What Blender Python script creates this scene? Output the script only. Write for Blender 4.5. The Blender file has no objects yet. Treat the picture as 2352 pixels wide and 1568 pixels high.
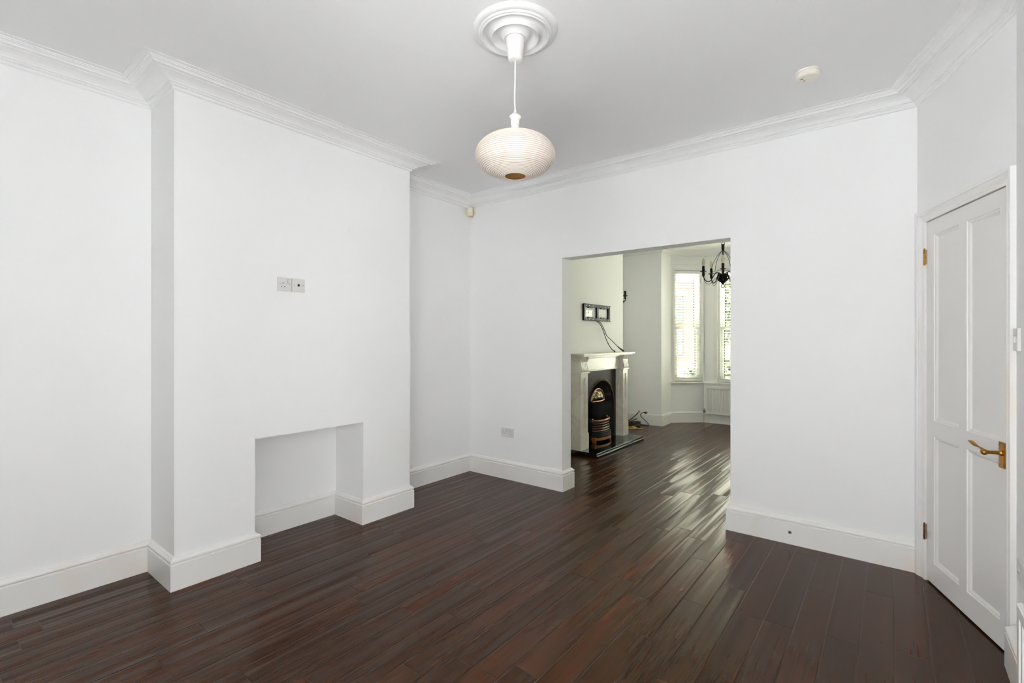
import bpy, bmesh, math, random
from mathutils import Vector, Matrix
random.seed(7)
SC = bpy.context.scene
COL = SC.collection
ORG = {}

def lin(r, g, b):
    f = lambda c: (c/255)/12.92 if c/255 <= .04045 else ((c/255+.055)/1.055)**2.4
    return (f(r), f(g), f(b), 1)

# ---------------------------------------------------------------- materials
def mat(name, col, rough=.5, metal=0.0, bump=0.0, bscale=40.0, var=0.0, vscale=6.0, spec=None, coat=0.0):
    m = bpy.data.materials.new(name); m.use_nodes = True
    nt = m.node_tree; b = nt.nodes['Principled BSDF']
    b.inputs['Base Color'].default_value = col
    b.inputs['Roughness'].default_value = rough
    b.inputs['Metallic'].default_value = metal
    if spec is not None: b.inputs['Specular IOR Level'].default_value = spec
    if coat: b.inputs['Coat Weight'].default_value = coat
    tc = nt.nodes.new('ShaderNodeTexCoord')
    if var:
        n = nt.nodes.new('ShaderNodeTexNoise'); n.inputs['Scale'].default_value = vscale
        nt.links.new(tc.outputs['Object'], n.inputs['Vector'])
        mx = nt.nodes.new('ShaderNodeMix'); mx.data_type = 'RGBA'
        mx.inputs[6].default_value = tuple(c*(1-var) for c in col[:3])+(1,)
        mx.inputs[7].default_value = tuple(min(1, c*(1+var)) for c in col[:3])+(1,)
        nt.links.new(n.outputs['Fac'], mx.inputs[0]); nt.links.new(mx.outputs[2], b.inputs['Base Color'])
    if bump:
        n = nt.nodes.new('ShaderNodeTexNoise'); n.inputs['Scale'].default_value = bscale
        n.inputs['Detail'].default_value = 3
        nt.links.new(tc.outputs['Object'], n.inputs['Vector'])
        bp = nt.nodes.new('ShaderNodeBump'); bp.inputs['Strength'].default_value = bump
        bp.inputs['Distance'].default_value = .004
        nt.links.new(n.outputs['Fac'], bp.inputs['Height']); nt.links.new(bp.outputs['Normal'], b.inputs['Normal'])
    return m

M = {}
M['wall'] = mat('matt_wall_paint', (.85, .85, .85, 1), .75, bump=.06, bscale=60, spec=.3)
M['ceil'] = mat('ceiling_paint', (.82, .82, .825, 1), .85, bump=.05, bscale=25, spec=.2)
M['gloss'] = mat('gloss_trim_paint', (.82, .81, .795, 1), .32, bump=.03, bscale=30)
def stain(m):
    # faint beige patches of wear in the gloss paint
    nt = m.node_tree; b = nt.nodes['Principled BSDF']; tc = [q for q in nt.nodes if q.type == 'TEX_COORD'][0]
    n = nt.nodes.new('ShaderNodeTexNoise'); n.inputs['Scale'].default_value = 2.1; n.inputs['Detail'].default_value = 3
    rp = nt.nodes.new('ShaderNodeValToRGB'); e = rp.color_ramp.elements
    e[0].position = .56; e[0].color = b.inputs['Base Color'].default_value; e[1].position = .74; e[1].color = (.80, .71, .63, 1)
    nt.links.new(tc.outputs['Object'], n.inputs['Vector']); nt.links.new(n.outputs['Fac'], rp.inputs['Fac']); nt.links.new(rp.outputs['Color'], b.inputs['Base Color'])
stain(M['gloss'])
M['plaster'] = mat('white_plaster_moulding', (.74, .74, .74, 1), .6)
M['cornice'] = mat('painted_cornice', (.84, .84, .84, 1), .6)
M['doorp'] = mat('door_paint', (.76, .74, .72, 1), .35, bump=.03, bscale=30)
M['plastic'] = mat('white_plastic', (.80, .79, .77, 1), .3, var=.02)
M['plate'] = mat('socket_plastic', (.66, .645, .635, 1), .3, var=.02)
M['plastic_shade'] = mat('warm_white_plastic', (.82, .80, .76, 1), .4, var=.02)
M['cream'] = mat('yellowed_plastic', lin(222, 210, 178), .4, var=.04, vscale=30)
M['alarm'] = mat('alarm_plastic', lin(232, 228, 215), .35, var=.02)
M['lens'] = mat('sensor_lens', lin(225, 232, 235), .2, var=.02)
M['dark'] = mat('dark_recess', (.012, .012, .012, 1), .6, var=.1)
M['screw'] = mat('steel_screw', (.35, .34, .33, 1), .35, 1.0, var=.1)
M['brass'] = mat('aged_brass', lin(160, 116, 46), .28, 1.0, var=.25, vscale=60)
M['brassd'] = mat('tarnished_brass', lin(120, 78, 45), .4, 1.0, var=.3, vscale=80)
M['black'] = mat('black_cast_iron', (.008, .008, .008, 1), .5, 0.0, bump=.1, bscale=80, spec=.22)
M['wrought'] = mat('black_wrought_iron', (.005, .0047, .0047, 1), .5, 0.0, var=.1, spec=.18)
M['soot'] = mat('sooty_fireback', (.006, .006, .006, 1), .8, var=.2)
M['copper'] = mat('copper_highlight', lin(158, 118, 94), .4, .85, var=.25, vscale=90)
M['copperd'] = mat('bronzed_bars', lin(112, 90, 76), .38, .8, var=.25, vscale=50)
M['orange'] = mat('rusted_ash_front', lin(140, 86, 40), .5, .4, var=.2, vscale=40)
def relief_mat():
    m = mat('gilded_relief', lin(190, 160, 98), .4, .6, bump=1.0, bscale=60); nt = m.node_tree
    n = nt.nodes.new('ShaderNodeTexNoise'); n.inputs['Scale'].default_value = 48; n.inputs['Detail'].default_value = 4
    rp = nt.nodes.new('ShaderNodeValToRGB'); e = rp.color_ramp.elements
    e[0].position = .46; e[0].color = lin(52, 50, 40); e[1].position = .66; e[1].color = lin(226, 204, 150)
    tc = [q for q in nt.nodes if q.type == 'TEX_COORD'][0]
    nt.links.new(tc.outputs['Object'], n.inputs['Vector']); nt.links.new(n.outputs['Fac'], rp.inputs['Fac'])
    nt.links.new(rp.outputs['Color'], nt.nodes['Principled BSDF'].inputs['Base Color']); return m
M['goldrelief'] = relief_mat()
M['granite'] = mat('black_polished_granite', (.008, .008, .009, 1), .06, var=.3, vscale=200)
M['edge'] = mat('bright_hearth_edge', lin(190, 205, 205), .2, .4, var=.02)  # pale colour stands in for light glinting off the hearth edge
M['rad'] = mat('radiator_enamel', (.80, .80, .78, 1), .3, var=.01)
M['chrome'] = mat('chrome_valve', (.45, .45, .45, 1), .2, 1.0, var=.1)
M['cable'] = mat('black_cable', (.012, .012, .012, 1), .5, var=.1)
M['cableb'] = mat('brown_cable', lin(92, 70, 60), .5, var=.1)
M['cordg'] = mat('gold_cord', lin(200, 168, 110), .55, var=.15, vscale=60)
M['beige'] = mat('beige_plug', lin(205, 180, 160), .5, var=.05)
M['bulb'] = mat('frosted_bulb', lin(206, 198, 172), .25, var=.03)
M['blind'] = mat('white_blind_slats', (.86, .85, .82, 1), .45, var=.01)
M['ladder'] = mat('blind_tape', lin(215, 212, 205), .6, var=.02)
M['sash'] = mat('white_sash_paint', (.82, .83, .81, 1), .35, var=.01)
M['grass'] = mat('lawn', lin(110, 140, 70), .9, var=.3, vscale=9)
M['paving'] = mat('pale_paving', (.86, .86, .84, 1), .85, var=.1, vscale=3)
M['yard'] = mat('grey_yard_paving', (.60, .61, .63, 1), .85, var=.1, vscale=3)
M['leaf'] = mat('green_leaves', (.058, .072, .040, 1), .6, var=.4, vscale=5)
M['bark'] = mat('bark', lin(96, 78, 62), .9, var=.3, vscale=14)
M['dusk'] = mat('dark_window_pane', (.018, .022, .028, 1), .3, var=.1)
M['slate'] = mat('grey_window_paint', (.028, .030, .034, 1), .8, var=.2, vscale=5)
M['copperpipe'] = mat('copper_pipe', lin(205, 190, 180), .35, .3, var=.1)

def brick_mat():
    m = bpy.data.materials.new('red_brick'); m.use_nodes = True; nt = m.node_tree; b = nt.nodes['Principled BSDF']
    tc = nt.nodes.new('ShaderNodeTexCoord'); mp = nt.nodes.new('ShaderNodeMapping')
    mp.inputs['Rotation'].default_value = (math.pi/2, 0, 0)
    br = nt.nodes.new('ShaderNodeTexBrick'); br.inputs['Scale'].default_value = 4
    br.inputs['Color1'].default_value = (.046, .0285, .0285, 1); br.inputs['Color2'].default_value = (.042, .0255, .0255, 1)
    br.inputs['Mortar'].default_value = (.046, .034, .033, 1)
    nt.links.new(tc.outputs['Object'], mp.inputs['Vector']); nt.links.new(mp.outputs['Vector'], br.inputs['Vector'])
    nt.links.new(br.outputs['Color'], b.inputs['Base Color']); b.inputs['Roughness'].default_value = .85
    return m
M['brick'] = brick_mat()

def marble_mat():
    m = bpy.data.materials.new('grey_veined_marble'); m.use_nodes = True; nt = m.node_tree; b = nt.nodes['Principled BSDF']
    tc = nt.nodes.new('ShaderNodeTexCoord')
    n = nt.nodes.new('ShaderNodeTexNoise'); n.inputs['Scale'].default_value = 3.2; n.inputs['Detail'].default_value = 7
    n.inputs['Distortion'].default_value = 1.8
    rp = nt.nodes.new('ShaderNodeValToRGB'); e = rp.color_ramp.elements
    e[0].position = .40; e[0].color = lin(222, 219, 208)
    e[1].position = .62; e[1].color = lin(216, 212, 200)
    k = rp.color_ramp.elements.new(.5); k.color = lin(210, 204, 192)
    nt.links.new(tc.outputs['Object'], n.inputs['Vector']); nt.links.new(n.outputs['Fac'], rp.inputs['Fac'])
    nt.links.new(rp.outputs['Color'], b.inputs['Base Color']); b.inputs['Roughness'].default_value = .3
    return m
M['marble'] = marble_mat()

def glass_mat(name, tint):
    m = bpy.data.materials.new(name); m.use_nodes = True; nt = m.node_tree
    for n in list(nt.nodes): nt.nodes.remove(n)
    out = nt.nodes.new('ShaderNodeOutputMaterial'); tr = nt.nodes.new('ShaderNodeBsdfTransparent')
    gl = nt.nodes.new('ShaderNodeBsdfGlossy'); gl.inputs['Roughness'].default_value = .02
    fr = nt.nodes.new('ShaderNodeFresnel'); fr.inputs['IOR'].default_value = 1.25
    tr.inputs['Color'].default_value = tint
    mx = nt.nodes.new('ShaderNodeMixShader')
    nt.links.new(fr.outputs[0], mx.inputs[0]); nt.links.new(tr.outputs[0], mx.inputs[1]); nt.links.new(gl.outputs[0], mx.inputs[2])
    nt.links.new(mx.outputs[0], out.inputs['Surface'])
    return m
M['glass'] = glass_mat('clear_glass', (.96, .97, .96, 1))
M['glassg'] = glass_mat('greenish_old_glass', (.96, .985, .885, 1))  # green put into the bay glass to tint the daylight indoors

def paper(m, col, amt):
    # thin paper lets part of the light through
    nt = m.node_tree; b = nt.nodes['Principled BSDF']; out = [q for q in nt.nodes if q.type == 'OUTPUT_MATERIAL'][0]
    t = nt.nodes.new('ShaderNodeBsdfTranslucent'); x = nt.nodes.new('ShaderNodeMixShader'); x.inputs[0].default_value = amt
    if isinstance(col, tuple): t.inputs['Color'].default_value = col
    else: nt.links.new(col, t.inputs['Color'])
    nt.links.new(b.outputs[0], x.inputs[1]); nt.links.new(t.outputs[0], x.inputs[2]); nt.links.new(x.outputs[0], out.inputs['Surface'])
def shade_mat():
    # ribbed paper: rows of small pin holes between the ribs
    m = bpy.data.materials.new('perforated_paper'); m.use_nodes = True; nt = m.node_tree; b = nt.nodes['Principled BSDF']
    L = nt.links.new
    tc = nt.nodes.new('ShaderNodeTexCoord'); sp = nt.nodes.new('ShaderNodeSeparateXYZ'); L(tc.outputs['Object'], sp.inputs[0])
    def mth(op, a, c=None):
        n = nt.nodes.new('ShaderNodeMath'); n.operation = op
        for i, v in enumerate((a, c)):
            if v is None: continue
            if isinstance(v, (int, float)): n.inputs[i].default_value = v
            else: L(v, n.inputs[i])
        return n.outputs[0]
    ang = mth('ARCTAN2', sp.outputs['Y'], sp.outputs['X'])
    a1 = mth('SINE', mth('MULTIPLY', ang, 236.0))
    av = nt.nodes.new('ShaderNodeAttribute'); av.attribute_name = 'arc'
    z1 = mth('SINE', mth('MULTIPLY', av.outputs['Fac'], 2*math.pi/.0088))
    dots = mth('MULTIPLY', mth('GREATER_THAN', a1, .2), mth('LESS_THAN', z1, -.25))
    groove = mth('LESS_THAN', z1, -.55)
    k = mth('MAXIMUM', mth('MULTIPLY', dots, .55), mth('MULTIPLY', groove, .38))
    mx = nt.nodes.new('ShaderNodeMix'); mx.data_type = 'RGBA'
    mx.inputs[6].default_value = lin(222, 213, 203); mx.inputs[7].default_value = lin(122, 98, 76)
    L(k, mx.inputs[0]); L(mx.outputs[2], b.inputs['Base Color']); b.inputs['Roughness'].default_value = .8
    paper(m, mx.outputs[2], .10); return m
M['shade'] = shade_mat()
M['shadein'] = mat('tan_paper_lining', lin(252, 222, 160), .8, var=.1, vscale=40); paper(M['shadein'], lin(252, 222, 160), .6)

def DK(c): return (c[0]*.64, c[1]*.35, c[2]*.17, 1)
def floor_mat():
    m = bpy.data.materials.new('dark_stained_boards'); m.use_nodes = True; nt = m.node_tree; b = nt.nodes['Principled BSDF']
    L = nt.links.new
    def mth(op, a, c=None, d=None):
        n = nt.nodes.new('ShaderNodeMath'); n.operation = op
        for i, v in enumerate((a, c, d)):
            if v is None: continue
            if isinstance(v, (int, float)): n.inputs[i].default_value = v
            else: L(v, n.inputs[i])
        return n.outputs[0]
    def noise(vec, scale, detail=3, rough=.55):
        n = nt.nodes.new('ShaderNodeTexNoise'); n.inputs['Scale'].default_value = scale
        n.inputs['Detail'].default_value = detail; n.inputs['Roughness'].default_value = rough
        L(vec, n.inputs['Vector']); return n.outputs['Fac']
    def wn(x, y):
        c = nt.nodes.new('ShaderNodeCombineXYZ')
        for i, v in enumerate((x, y)):
            if isinstance(v, (int, float)): c.inputs[i].default_value = v
            else: L(v, c.inputs[i])
        n = nt.nodes.new('ShaderNodeTexWhiteNoise'); n.noise_dimensions = '2D'; L(c.outputs[0], n.inputs['Vector'])
        return n
    tc = nt.nodes.new('ShaderNodeTexCoord'); sp = nt.nodes.new('ShaderNodeSeparateXYZ'); L(tc.outputs['Object'], sp.inputs[0])
    X, Y = sp.outputs['X'], sp.outputs['Y']
    u_ = mth('DIVIDE', mth('ADD', X, 10.49), .125)
    i = mth('FLOOR', u_); u = mth('FRACT', u_)
    r1 = wn(i, 3.0).outputs['Value']
    LEN = .95
    v_ = mth('ADD', mth('DIVIDE', mth('ADD', Y, 20.0), LEN), mth('MULTIPLY', r1, 7.3))
    j = mth('FLOOR', v_); v = mth('FRACT', v_)
    w = wn(i, j); rc = w.outputs['Value']
    sc = nt.nodes.new('ShaderNodeSeparateColor'); L(w.outputs['Color'], sc.inputs[0])
    rA, rB, rC = sc.outputs[0], sc.outputs[1], sc.outputs[2]
    # stretched coordinates, shifted per board
    def vec(sx, sy, k):
        c = nt.nodes.new('ShaderNodeCombineXYZ')
        L(mth('ADD', mth('MULTIPLY', X, sx), mth('MULTIPLY', rc, 31.0*k)), c.inputs[0])
        L(mth('ADD', mth('MULTIPLY', Y, sy), mth('MULTIPLY', rA, 17.0*k)), c.inputs[1])
        L(mth('MULTIPLY', rB, 9.0), c.inputs[2]); return c.outputs[0]
    blot = noise(vec(7.5, 1.1, 1), 1.0, 2.0)
    grain = noise(vec(120.0, 3.5, 1), 1.0, 4, .65)
    wave = noise(vec(15.0, .28, 1), 1.0, 1.0)
    # board colour
    rp = nt.nodes.new('ShaderNodeValToRGB'); rp.color_ramp.interpolation = 'LINEAR'
    e = rp.color_ramp.elements
    e[0].position = 0; e[0].color = DK(lin(62, 50, 44))
    e[1].position = 1; e[1].color = (.165, .058, .018, 1)
    for p, c in ((.25, (66, 53, 46)), (.5, (77, 59, 48)), (.68, (86, 60, 47)), (.78, (104, 60, 40)), (.89, (128, 68, 36))):
        k = rp.color_ramp.elements.new(p); k.color = DK(lin(*c)) if p < .85 else (.105, .036, .012, 1)
    t = mth('ADD', mth('ADD', mth('MULTIPLY', rC, .42), mth('MULTIPLY', blot, 1.40)), -.54)
    t = mth('MINIMUM', mth('MAXIMUM', t, 0.0), 1.0)
    L(t, rp.inputs['Fac'])
    g = mth('ADD', mth('MULTIPLY', grain, 1.1), .42)
    hsv = nt.nodes.new('ShaderNodeMix'); hsv.data_type = 'RGBA'; hsv.blend_type = 'MULTIPLY'; hsv.inputs[0].default_value = 1
    cg = nt.nodes.new('ShaderNodeCombineColor')
    for q in range(3): L(g, cg.inputs[q])
    L(rp.outputs['Color'], hsv.inputs[6]); L(cg.outputs[0], hsv.inputs[7])
    # joints
    du = mth('MULTIPLY', mth('MINIMUM', u, mth('SUBTRACT', 1.0, u)), .125)
    dv = mth('MULTIPLY', mth('MINIMUM', v, mth('SUBTRACT', 1.0, v)), LEN)
    de = mth('MINIMUM', du, mth('MULTIPLY', dv, 1.8))
    gap = mth('LESS_THAN', de, .0011)
    mx = nt.nodes.new('ShaderNodeMix'); mx.data_type = 'RGBA'; L(mth('MULTIPLY', gap, .7), mx.inputs[0])
    L(hsv.outputs[2], mx.inputs[6]); mx.inputs[7].default_value = (.006, .004, .003, 1)
    # pale scuffs
    sn = noise(vec(30, 9, 0), 1.0, 5, .75)
    sm = mth('MULTIPLY', mth('MINIMUM', mth('MAXIMUM', mth('MULTIPLY', mth('SUBTRACT', sn, .66), 8.0), 0.0), 1.0), .14)
    mx2 = nt.nodes.new('ShaderNodeMix'); mx2.data_type = 'RGBA'; L(sm, mx2.inputs[0])
    L(mx.outputs[2], mx2.inputs[6]); mx2.inputs[7].default_value = lin(150, 138, 128)
    L(mx2.outputs[2], b.inputs['Base Color'])
    # height
    bev = mth('SMOOTH_MIN', mth('MULTIPLY', de, .42), .0019, .0007)
    cup = mth('MULTIPLY', mth('MULTIPLY', mth('SUBTRACT', rA, .35), .019), mth('POWER', mth('ABSOLUTE', mth('SUBTRACT', u, .5)), 2.0))
    tilt = mth('MULTIPLY', mth('MULTIPLY', mth('SUBTRACT', rB, .5), .0012), u)
    h = mth('ADD', mth('ADD', bev, cup), mth('ADD', tilt, mth('ADD', mth('MULTIPLY', wave, .0075), mth('MULTIPLY', grain, .00028))))
    bp = nt.nodes.new('ShaderNodeBump'); bp.inputs['Strength'].default_value = 1.0; bp.inputs['Distance'].default_value = 1.0
    L(h, bp.inputs['Height']); L(bp.outputs['Normal'], b.inputs['Normal'])
    ro = mth('ADD', mth('ADD', mth('MULTIPLY', blot, .06), mth('MULTIPLY', rB, .05)), .185)
    L(ro, b.inputs['Roughness']); b.inputs['Specular IOR Level'].default_value = .27
    b.inputs['Specular Tint'].default_value = (.92, .64, .50, 1)
    return m
M['floor'] = floor_mat()

# ---------------------------------------------------------------- geometry helper
def ident(p): return Vector(p)

class MB:
    def __init__(s): s.bm = bmesh.new()
    def face(s, pts):
        vs = [s.bm.verts.new(Vector(p)) for p in pts]
        return s.bm.faces.new(vs)
    def box(s, lo, hi, xf=ident, bev=0.0):
        x0, y0, z0 = lo; x1, y1, z1 = hi
        c = [(x0,y0,z0),(x1,y0,z0),(x1,y1,z0),(x0,y1,z0),(x0,y0,z1),(x1,y0,z1),(x1,y1,z1),(x0,y1,z1)]
        v = [s.bm.verts.new(Vector(xf(p))) for p in c]
        fs = [s.bm.faces.new([v[i] for i in q]) for q in ((0,3,2,1),(4,5,6,7),(0,1,5,4),(1,2,6,5),(2,3,7,6),(3,0,4,7))]
        if bev:
            es = list({e for f in fs for e in f.edges})
            bmesh.ops.bevel(s.bm, geom=es, offset=bev, segments=2, affect='EDGES', profile=.6)
        return s
    def prism(s, poly, z0, z1, xf=ident):
        a = [s.bm.verts.new(Vector(xf((p[0], p[1], z0)))) for p in poly]
        c = [s.bm.verts.new(Vector(xf((p[0], p[1], z1)))) for p in poly]
        n = len(poly)
        s.bm.faces.new(list(reversed(a))); s.bm.faces.new(c)
        for i in range(n):
            s.bm.faces.new([a[i], a[(i+1) % n], c[(i+1) % n], c[i]])
        return s
    def tube(s, pts, r, seg=10, cap=True, closed=False):
        pts = [Vector(p) for p in pts]; n = len(pts)
        rs = r if isinstance(r, (list, tuple)) else [r]*n
        rings = []; up = None
        for i, p in enumerate(pts):
            if closed: d = (pts[(i+1) % n]-pts[i-1]).normalized()
            elif i == 0: d = (pts[1]-p).normalized()
            elif i == n-1: d = (p-pts[i-1]).normalized()
            else: d = ((pts[i+1]-p).normalized()+(p-pts[i-1]).normalized()).normalized()
            if up is None:
                a = Vector((0,0,1)) if abs(d.z) < .9 else Vector((1,0,0))
                up = (a-d*a.dot(d)).normalized()
            else:
                up = (up-d*up.dot(d))
                up = up.normalized() if up.length > 1e-6 else d.orthogonal().normalized()
            sd = d.cross(up)
            rings.append([s.bm.verts.new(p+(up*math.cos(2*math.pi*k/seg)+sd*math.sin(2*math.pi*k/seg))*rs[i]) for k in range(seg)])
        m = n if closed else n-1
        for i in range(m):
            A, B = rings[i], rings[(i+1) % n]
            for k in range(seg): s.bm.faces.new([A[k], A[(k+1) % seg], B[(k+1) % seg], B[k]])
        if cap and not closed:
            s.bm.faces.new(list(reversed(rings[0]))); s.bm.faces.new(rings[-1])
        return s
    def lathe(s, prof, c=(0,0,0), seg=48, xf=None, close=False):
        # prof: list of (r, z); r==0 ends become poles
        c = Vector(c); xf = xf or ident
        rings = []
        for r, z in prof:
            if r < 1e-6: rings.append([s.bm.verts.new(xf(c+Vector((0,0,z))))])
            else: rings.append([s.bm.verts.new(xf(c+Vector((r*math.cos(2*math.pi*k/seg), r*math.sin(2*math.pi*k/seg), z)))) for k in range(seg)])
        m = len(rings) if close else len(rings)-1
        for i in range(m):
            A, B = rings[i], rings[(i+1) % len(rings)]
            for k in range(seg):
                q = (k+1) % seg
                if len(A) == 1 and len(B) == 1: continue
                if len(A) == 1: s.bm.faces.new([A[0], B[k], B[q]])
                elif len(B) == 1: s.bm.faces.new([A[k], A[q], B[0]])
                else: s.bm.faces.new([A[k], A[q], B[q], B[k]])
        return s
    def sweep(s, path, prof, closed=False):
        # plan path with the room on its left; prof = (distance from wall, z); ends are capped
        P = [Vector((p[0], p[1])) for p in path]; n = len(P); rows = []
        def nrm(a, c):
            d = (c-a).normalized(); return Vector((-d.y, d.x))
        for i in range(n):
            if closed or 0 < i < n-1:
                n1 = nrm(P[i-1], P[i]); n2 = nrm(P[i], P[(i+1) % n]); mm = (n1+n2)/(1+n1.dot(n2))
            elif i == 0: mm = nrm(P[0], P[1])
            else: mm = nrm(P[-2], P[-1])
            rows.append([s.bm.verts.new(Vector((P[i].x+mm.x*o, P[i].y+mm.y*o, z))) for o, z in prof])
        m = n if closed else n-1; k = len(prof)
        for i in range(m):
            A, B = rows[i], rows[(i+1) % n]
            for q in range(k): s.bm.faces.new([A[q], B[q], B[(q+1) % k], A[(q+1) % k]])
        if not closed:
            s.bm.faces.new(list(reversed(rows[0]))); s.bm.faces.new(rows[-1])
        return s
    def build(s, name, m, parent=None, at=(0,0,0), smooth=False, auto=None):
        bmesh.ops.recalc_face_normals(s.bm, faces=s.bm.faces)
        o = Vector(ORG[parent.name]) if parent is not None else Vector(at)
        bmesh.ops.translate(s.bm, verts=s.bm.verts, vec=-o)
        me = bpy.data.meshes.new(name)
        if smooth:
            for f in s.bm.faces: f.smooth = True
            lim = math.radians(auto or 40)
            for e in s.bm.edges:
                if len(e.link_faces) == 2 and e.calc_face_angle(0) > lim: e.smooth = False
        s.bm.to_mesh(me); s.bm.free()
        me.materials.append(m)
        ob = bpy.data.objects.new(name, me); COL.objects.link(ob)
        if parent is not None: ob.parent = parent; ORG[ob.name] = tuple(o)
        else: ob.location = o; ORG[ob.name] = tuple(o)
        return ob

def tag(o, label, cat, group=None, kind=None):
    o['label'] = label; o['category'] = cat
    if group: o['group'] = group
    if kind: o['kind'] = kind
    return o
def thing(name, label, cat, loc, group=None, kind=None):
    o = bpy.data.objects.new(name, None); COL.objects.link(o); o.location = loc; o.empty_display_size = .05
    ORG[o.name] = tuple(loc)
    return tag(o, label, cat, group, kind)
def part_label(o, s): o['label'] = s; return o
def S(name, mb, m, label, cat, smooth=False):
    return tag(mb.build(name, m, smooth=smooth), label, cat, kind='structure')
def curve(ctrl, n=8):
    # Catmull-Rom through the control points
    c = [Vector(p) for p in ctrl]; c = [c[0]*2-c[1]]+c+[c[-1]*2-c[-2]]; out = []
    for i in range(1, len(c)-2):
        for k in range(n):
            t = k/n; a, b, d, e = c[i-1], c[i], c[i+1], c[i+2]
            out.append(.5*((2*b)+(d-a)*t+(2*a-5*b+4*d-e)*t*t+(3*b-a-3*d+e)*t**3))
    out.append(c[-2]); return out

# ---------------------------------------------------------------- plan (metres; +Y runs along the boards to the street)
ZC = 2.80
XL, XB, YB = -3.455, -3.07, 3.69           # alcove wall, chimney breast face, wall with the opening
XR = .41
XL2 = -3.505                               # alcove wall of the front room
CB0, CB1 = .935, 2.57                      # chimney breast
NI0, NI1, NZ, NX = 1.359, 2.132, .748, -3.43
OX0, OX1, OZ = -2.326, -.908, 2.088
YF0 = 3.84
YF1 = 7.41
XF = .12                                   # front room right wall
FB, FB0, FB1 = -3.02, 4.79, 6.41           # front chimney breast
BA, BB, BC, BD, BE, BF = (-2.84,7.41), (-2.845,7.82), (-2.428,8.21), (-.77,8.21), (-.355,7.82), (-.36,7.41)
YR = -0.55                                 # wall behind the camera
DO = Vector((.118, 3.69)); an = math.radians(20)
DD = Vector((math.sin(an), -math.cos(an))); DN = Vector((math.cos(an), math.sin(an)))
def dx(p):                                 # (along the angled wall, out into the room, z)
    q = DO+DD*p[0]-DN*p[1]; return (q.x, q.y, p[2])
DEND = DO+DD*.853

# ---- floor, ceiling
outline = [(XR+.25,YR-.2), (XR+.25,3.0), (.4,3.84), (.4,7.6), (BF[0]+.2,7.6), (BE[0]+.2,7.9), (BD[0]+.1,8.42), (BC[0]-.1,8.42), (BB[0]-.2,7.9), (BA[0]-.2,7.6), (XL-.2,7.6), (XL-.2,YR-.2)]
S('floor', MB().prism(outline, -.12, 0), M['floor'], 'dark brown stained wooden floorboards running through both rooms', 'floor')
S('ceiling', MB().prism(outline, ZC, ZC+.12), M['ceil'], 'flat white painted ceiling over both rooms', 'ceiling')

# ---- main room walls
b = MB(); b.box((XL-.2,YR-.2,0), (XL,YB+.01,ZC)); S('wall_left', b, M['wall'], 'white left wall behind the chimney breast', 'wall')
b = MB()
b.box((XL,CB0,0), (XB,NI0,ZC)); b.box((XL,NI1,0), (XB,CB1,ZC)); b.box((XL,NI0,NZ), (XB,NI1,ZC)); b.box((XL,NI0,0), (NX,NI1,NZ))
bmesh.ops.remove_doubles(b.bm, verts=b.bm.verts, dist=1e-5)
S('wall_chimney', b, M['wall'], 'white chimney breast with a low square niche at its foot', 'wall')
b = MB()
b.box((XL-.2,YB,0), (OX0,YF0,ZC)); b.box((OX1,YB,0), (XF+.25,YF0,ZC)); b.box((OX0,YB,OZ), (OX1,YF0,ZC))
S('wall_back', b, M['wall'], 'white back wall with a square opening into the front room', 'wall')
b = MB()
b.box((-.02,-.12,0), (.090,0,ZC), dx); b.box((.090,-.12,2.030), (.800,0,ZC), dx); b.box((.800,-.12,0), (.853,0,ZC), dx)
b.box((.090,-.12,0), (.800,-.075,2.030), dx)
S('wall_door_side', b, M['wall'], 'white angled corner wall that holds the panelled door', 'wall')
# right wall with an unseen window, added beside the camera to light the room
RW0, RW1, RZ0, RZ1 = -.45, .46, .12, 2.15
b = MB()
b.box((XR,RW1,0), (XR+.2,DEND.y+.02,ZC)); b.box((XR,YR-.2,0), (XR+.2,RW0,ZC)); b.box((XR,RW0,0), (XR+.2,RW1,RZ0)); b.box((XR,RW0,RZ1), (XR+.2,RW1,ZC))
S('wall_right', b, M['wall'], 'white right wall running from the door towards the camera', 'wall')
# rear wall; its unseen window is added and sized for the light
GX0, GX1, GZ0, GZ1 = -.78, .34, .12, 2.2
b = MB()
b.box((XL-.2,YR-.2,0), (GX0,YR,ZC)); b.box((GX1,YR-.2,0), (XR+.2,YR,ZC)); b.box((GX0,YR-.2,0), (GX1,YR,GZ0)); b.box((GX0,YR-.2,GZ1), (GX1,YR,ZC))
S('wall_rear', b, M['wall'], 'white wall with the garden window behind the camera', 'wall')

# ---- front room walls
b = MB(); b.box((XL2-.2,YF0,0), (XL2,YF1+.2,ZC)); S('wall_front_left', b, M['wall'], 'white front room wall behind the fireplace alcoves', 'wall')
b = MB()
b.box((XL2,FB0,0), (FB,5.22,ZC)); b.box((XL2,6.08,0), (FB,FB1,ZC)); b.box((XL2,5.22,1.02), (FB,6.08,ZC)); b.box((XL2,5.22,0), (XL2+.03,6.08,1.02))
S('wall_front_chimney', b, M['wall'], 'white front room chimney breast above the marble fireplace', 'wall')
b = MB(); b.box((XF,YF0,0), (XF+.2,YF1+.2,ZC)); S('wall_front_right', b, M['wall'], 'white front room party wall', 'wall')
def seg_xf(P, Q):
    P = Vector(P); Q = Vector(Q); d = (Q-P).normalized(); n = Vector((-d.y, d.x))   # n: into the room
    def xf(p): q = P+d*p[0]+n*p[1]; return (q.x, q.y, p[2])
    return xf, (Q-P).length
SILL, HEAD = .665, 2.49
b = MB()
b.box((XL2-.2,YF1,0), (BA[0],YF1+.2,ZC)); b.box((BF[0],YF1,0), (XF+.2,YF1+.2,ZC))
b.box((BA[0]-.2,YF1+.2,0), (BA[0],BB[1]+.12,ZC)); b.box((BF[0],YF1+.2,0), (BF[0]+.2,BE[1]+.12,ZC))
TH = .16
WIN = []
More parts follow.
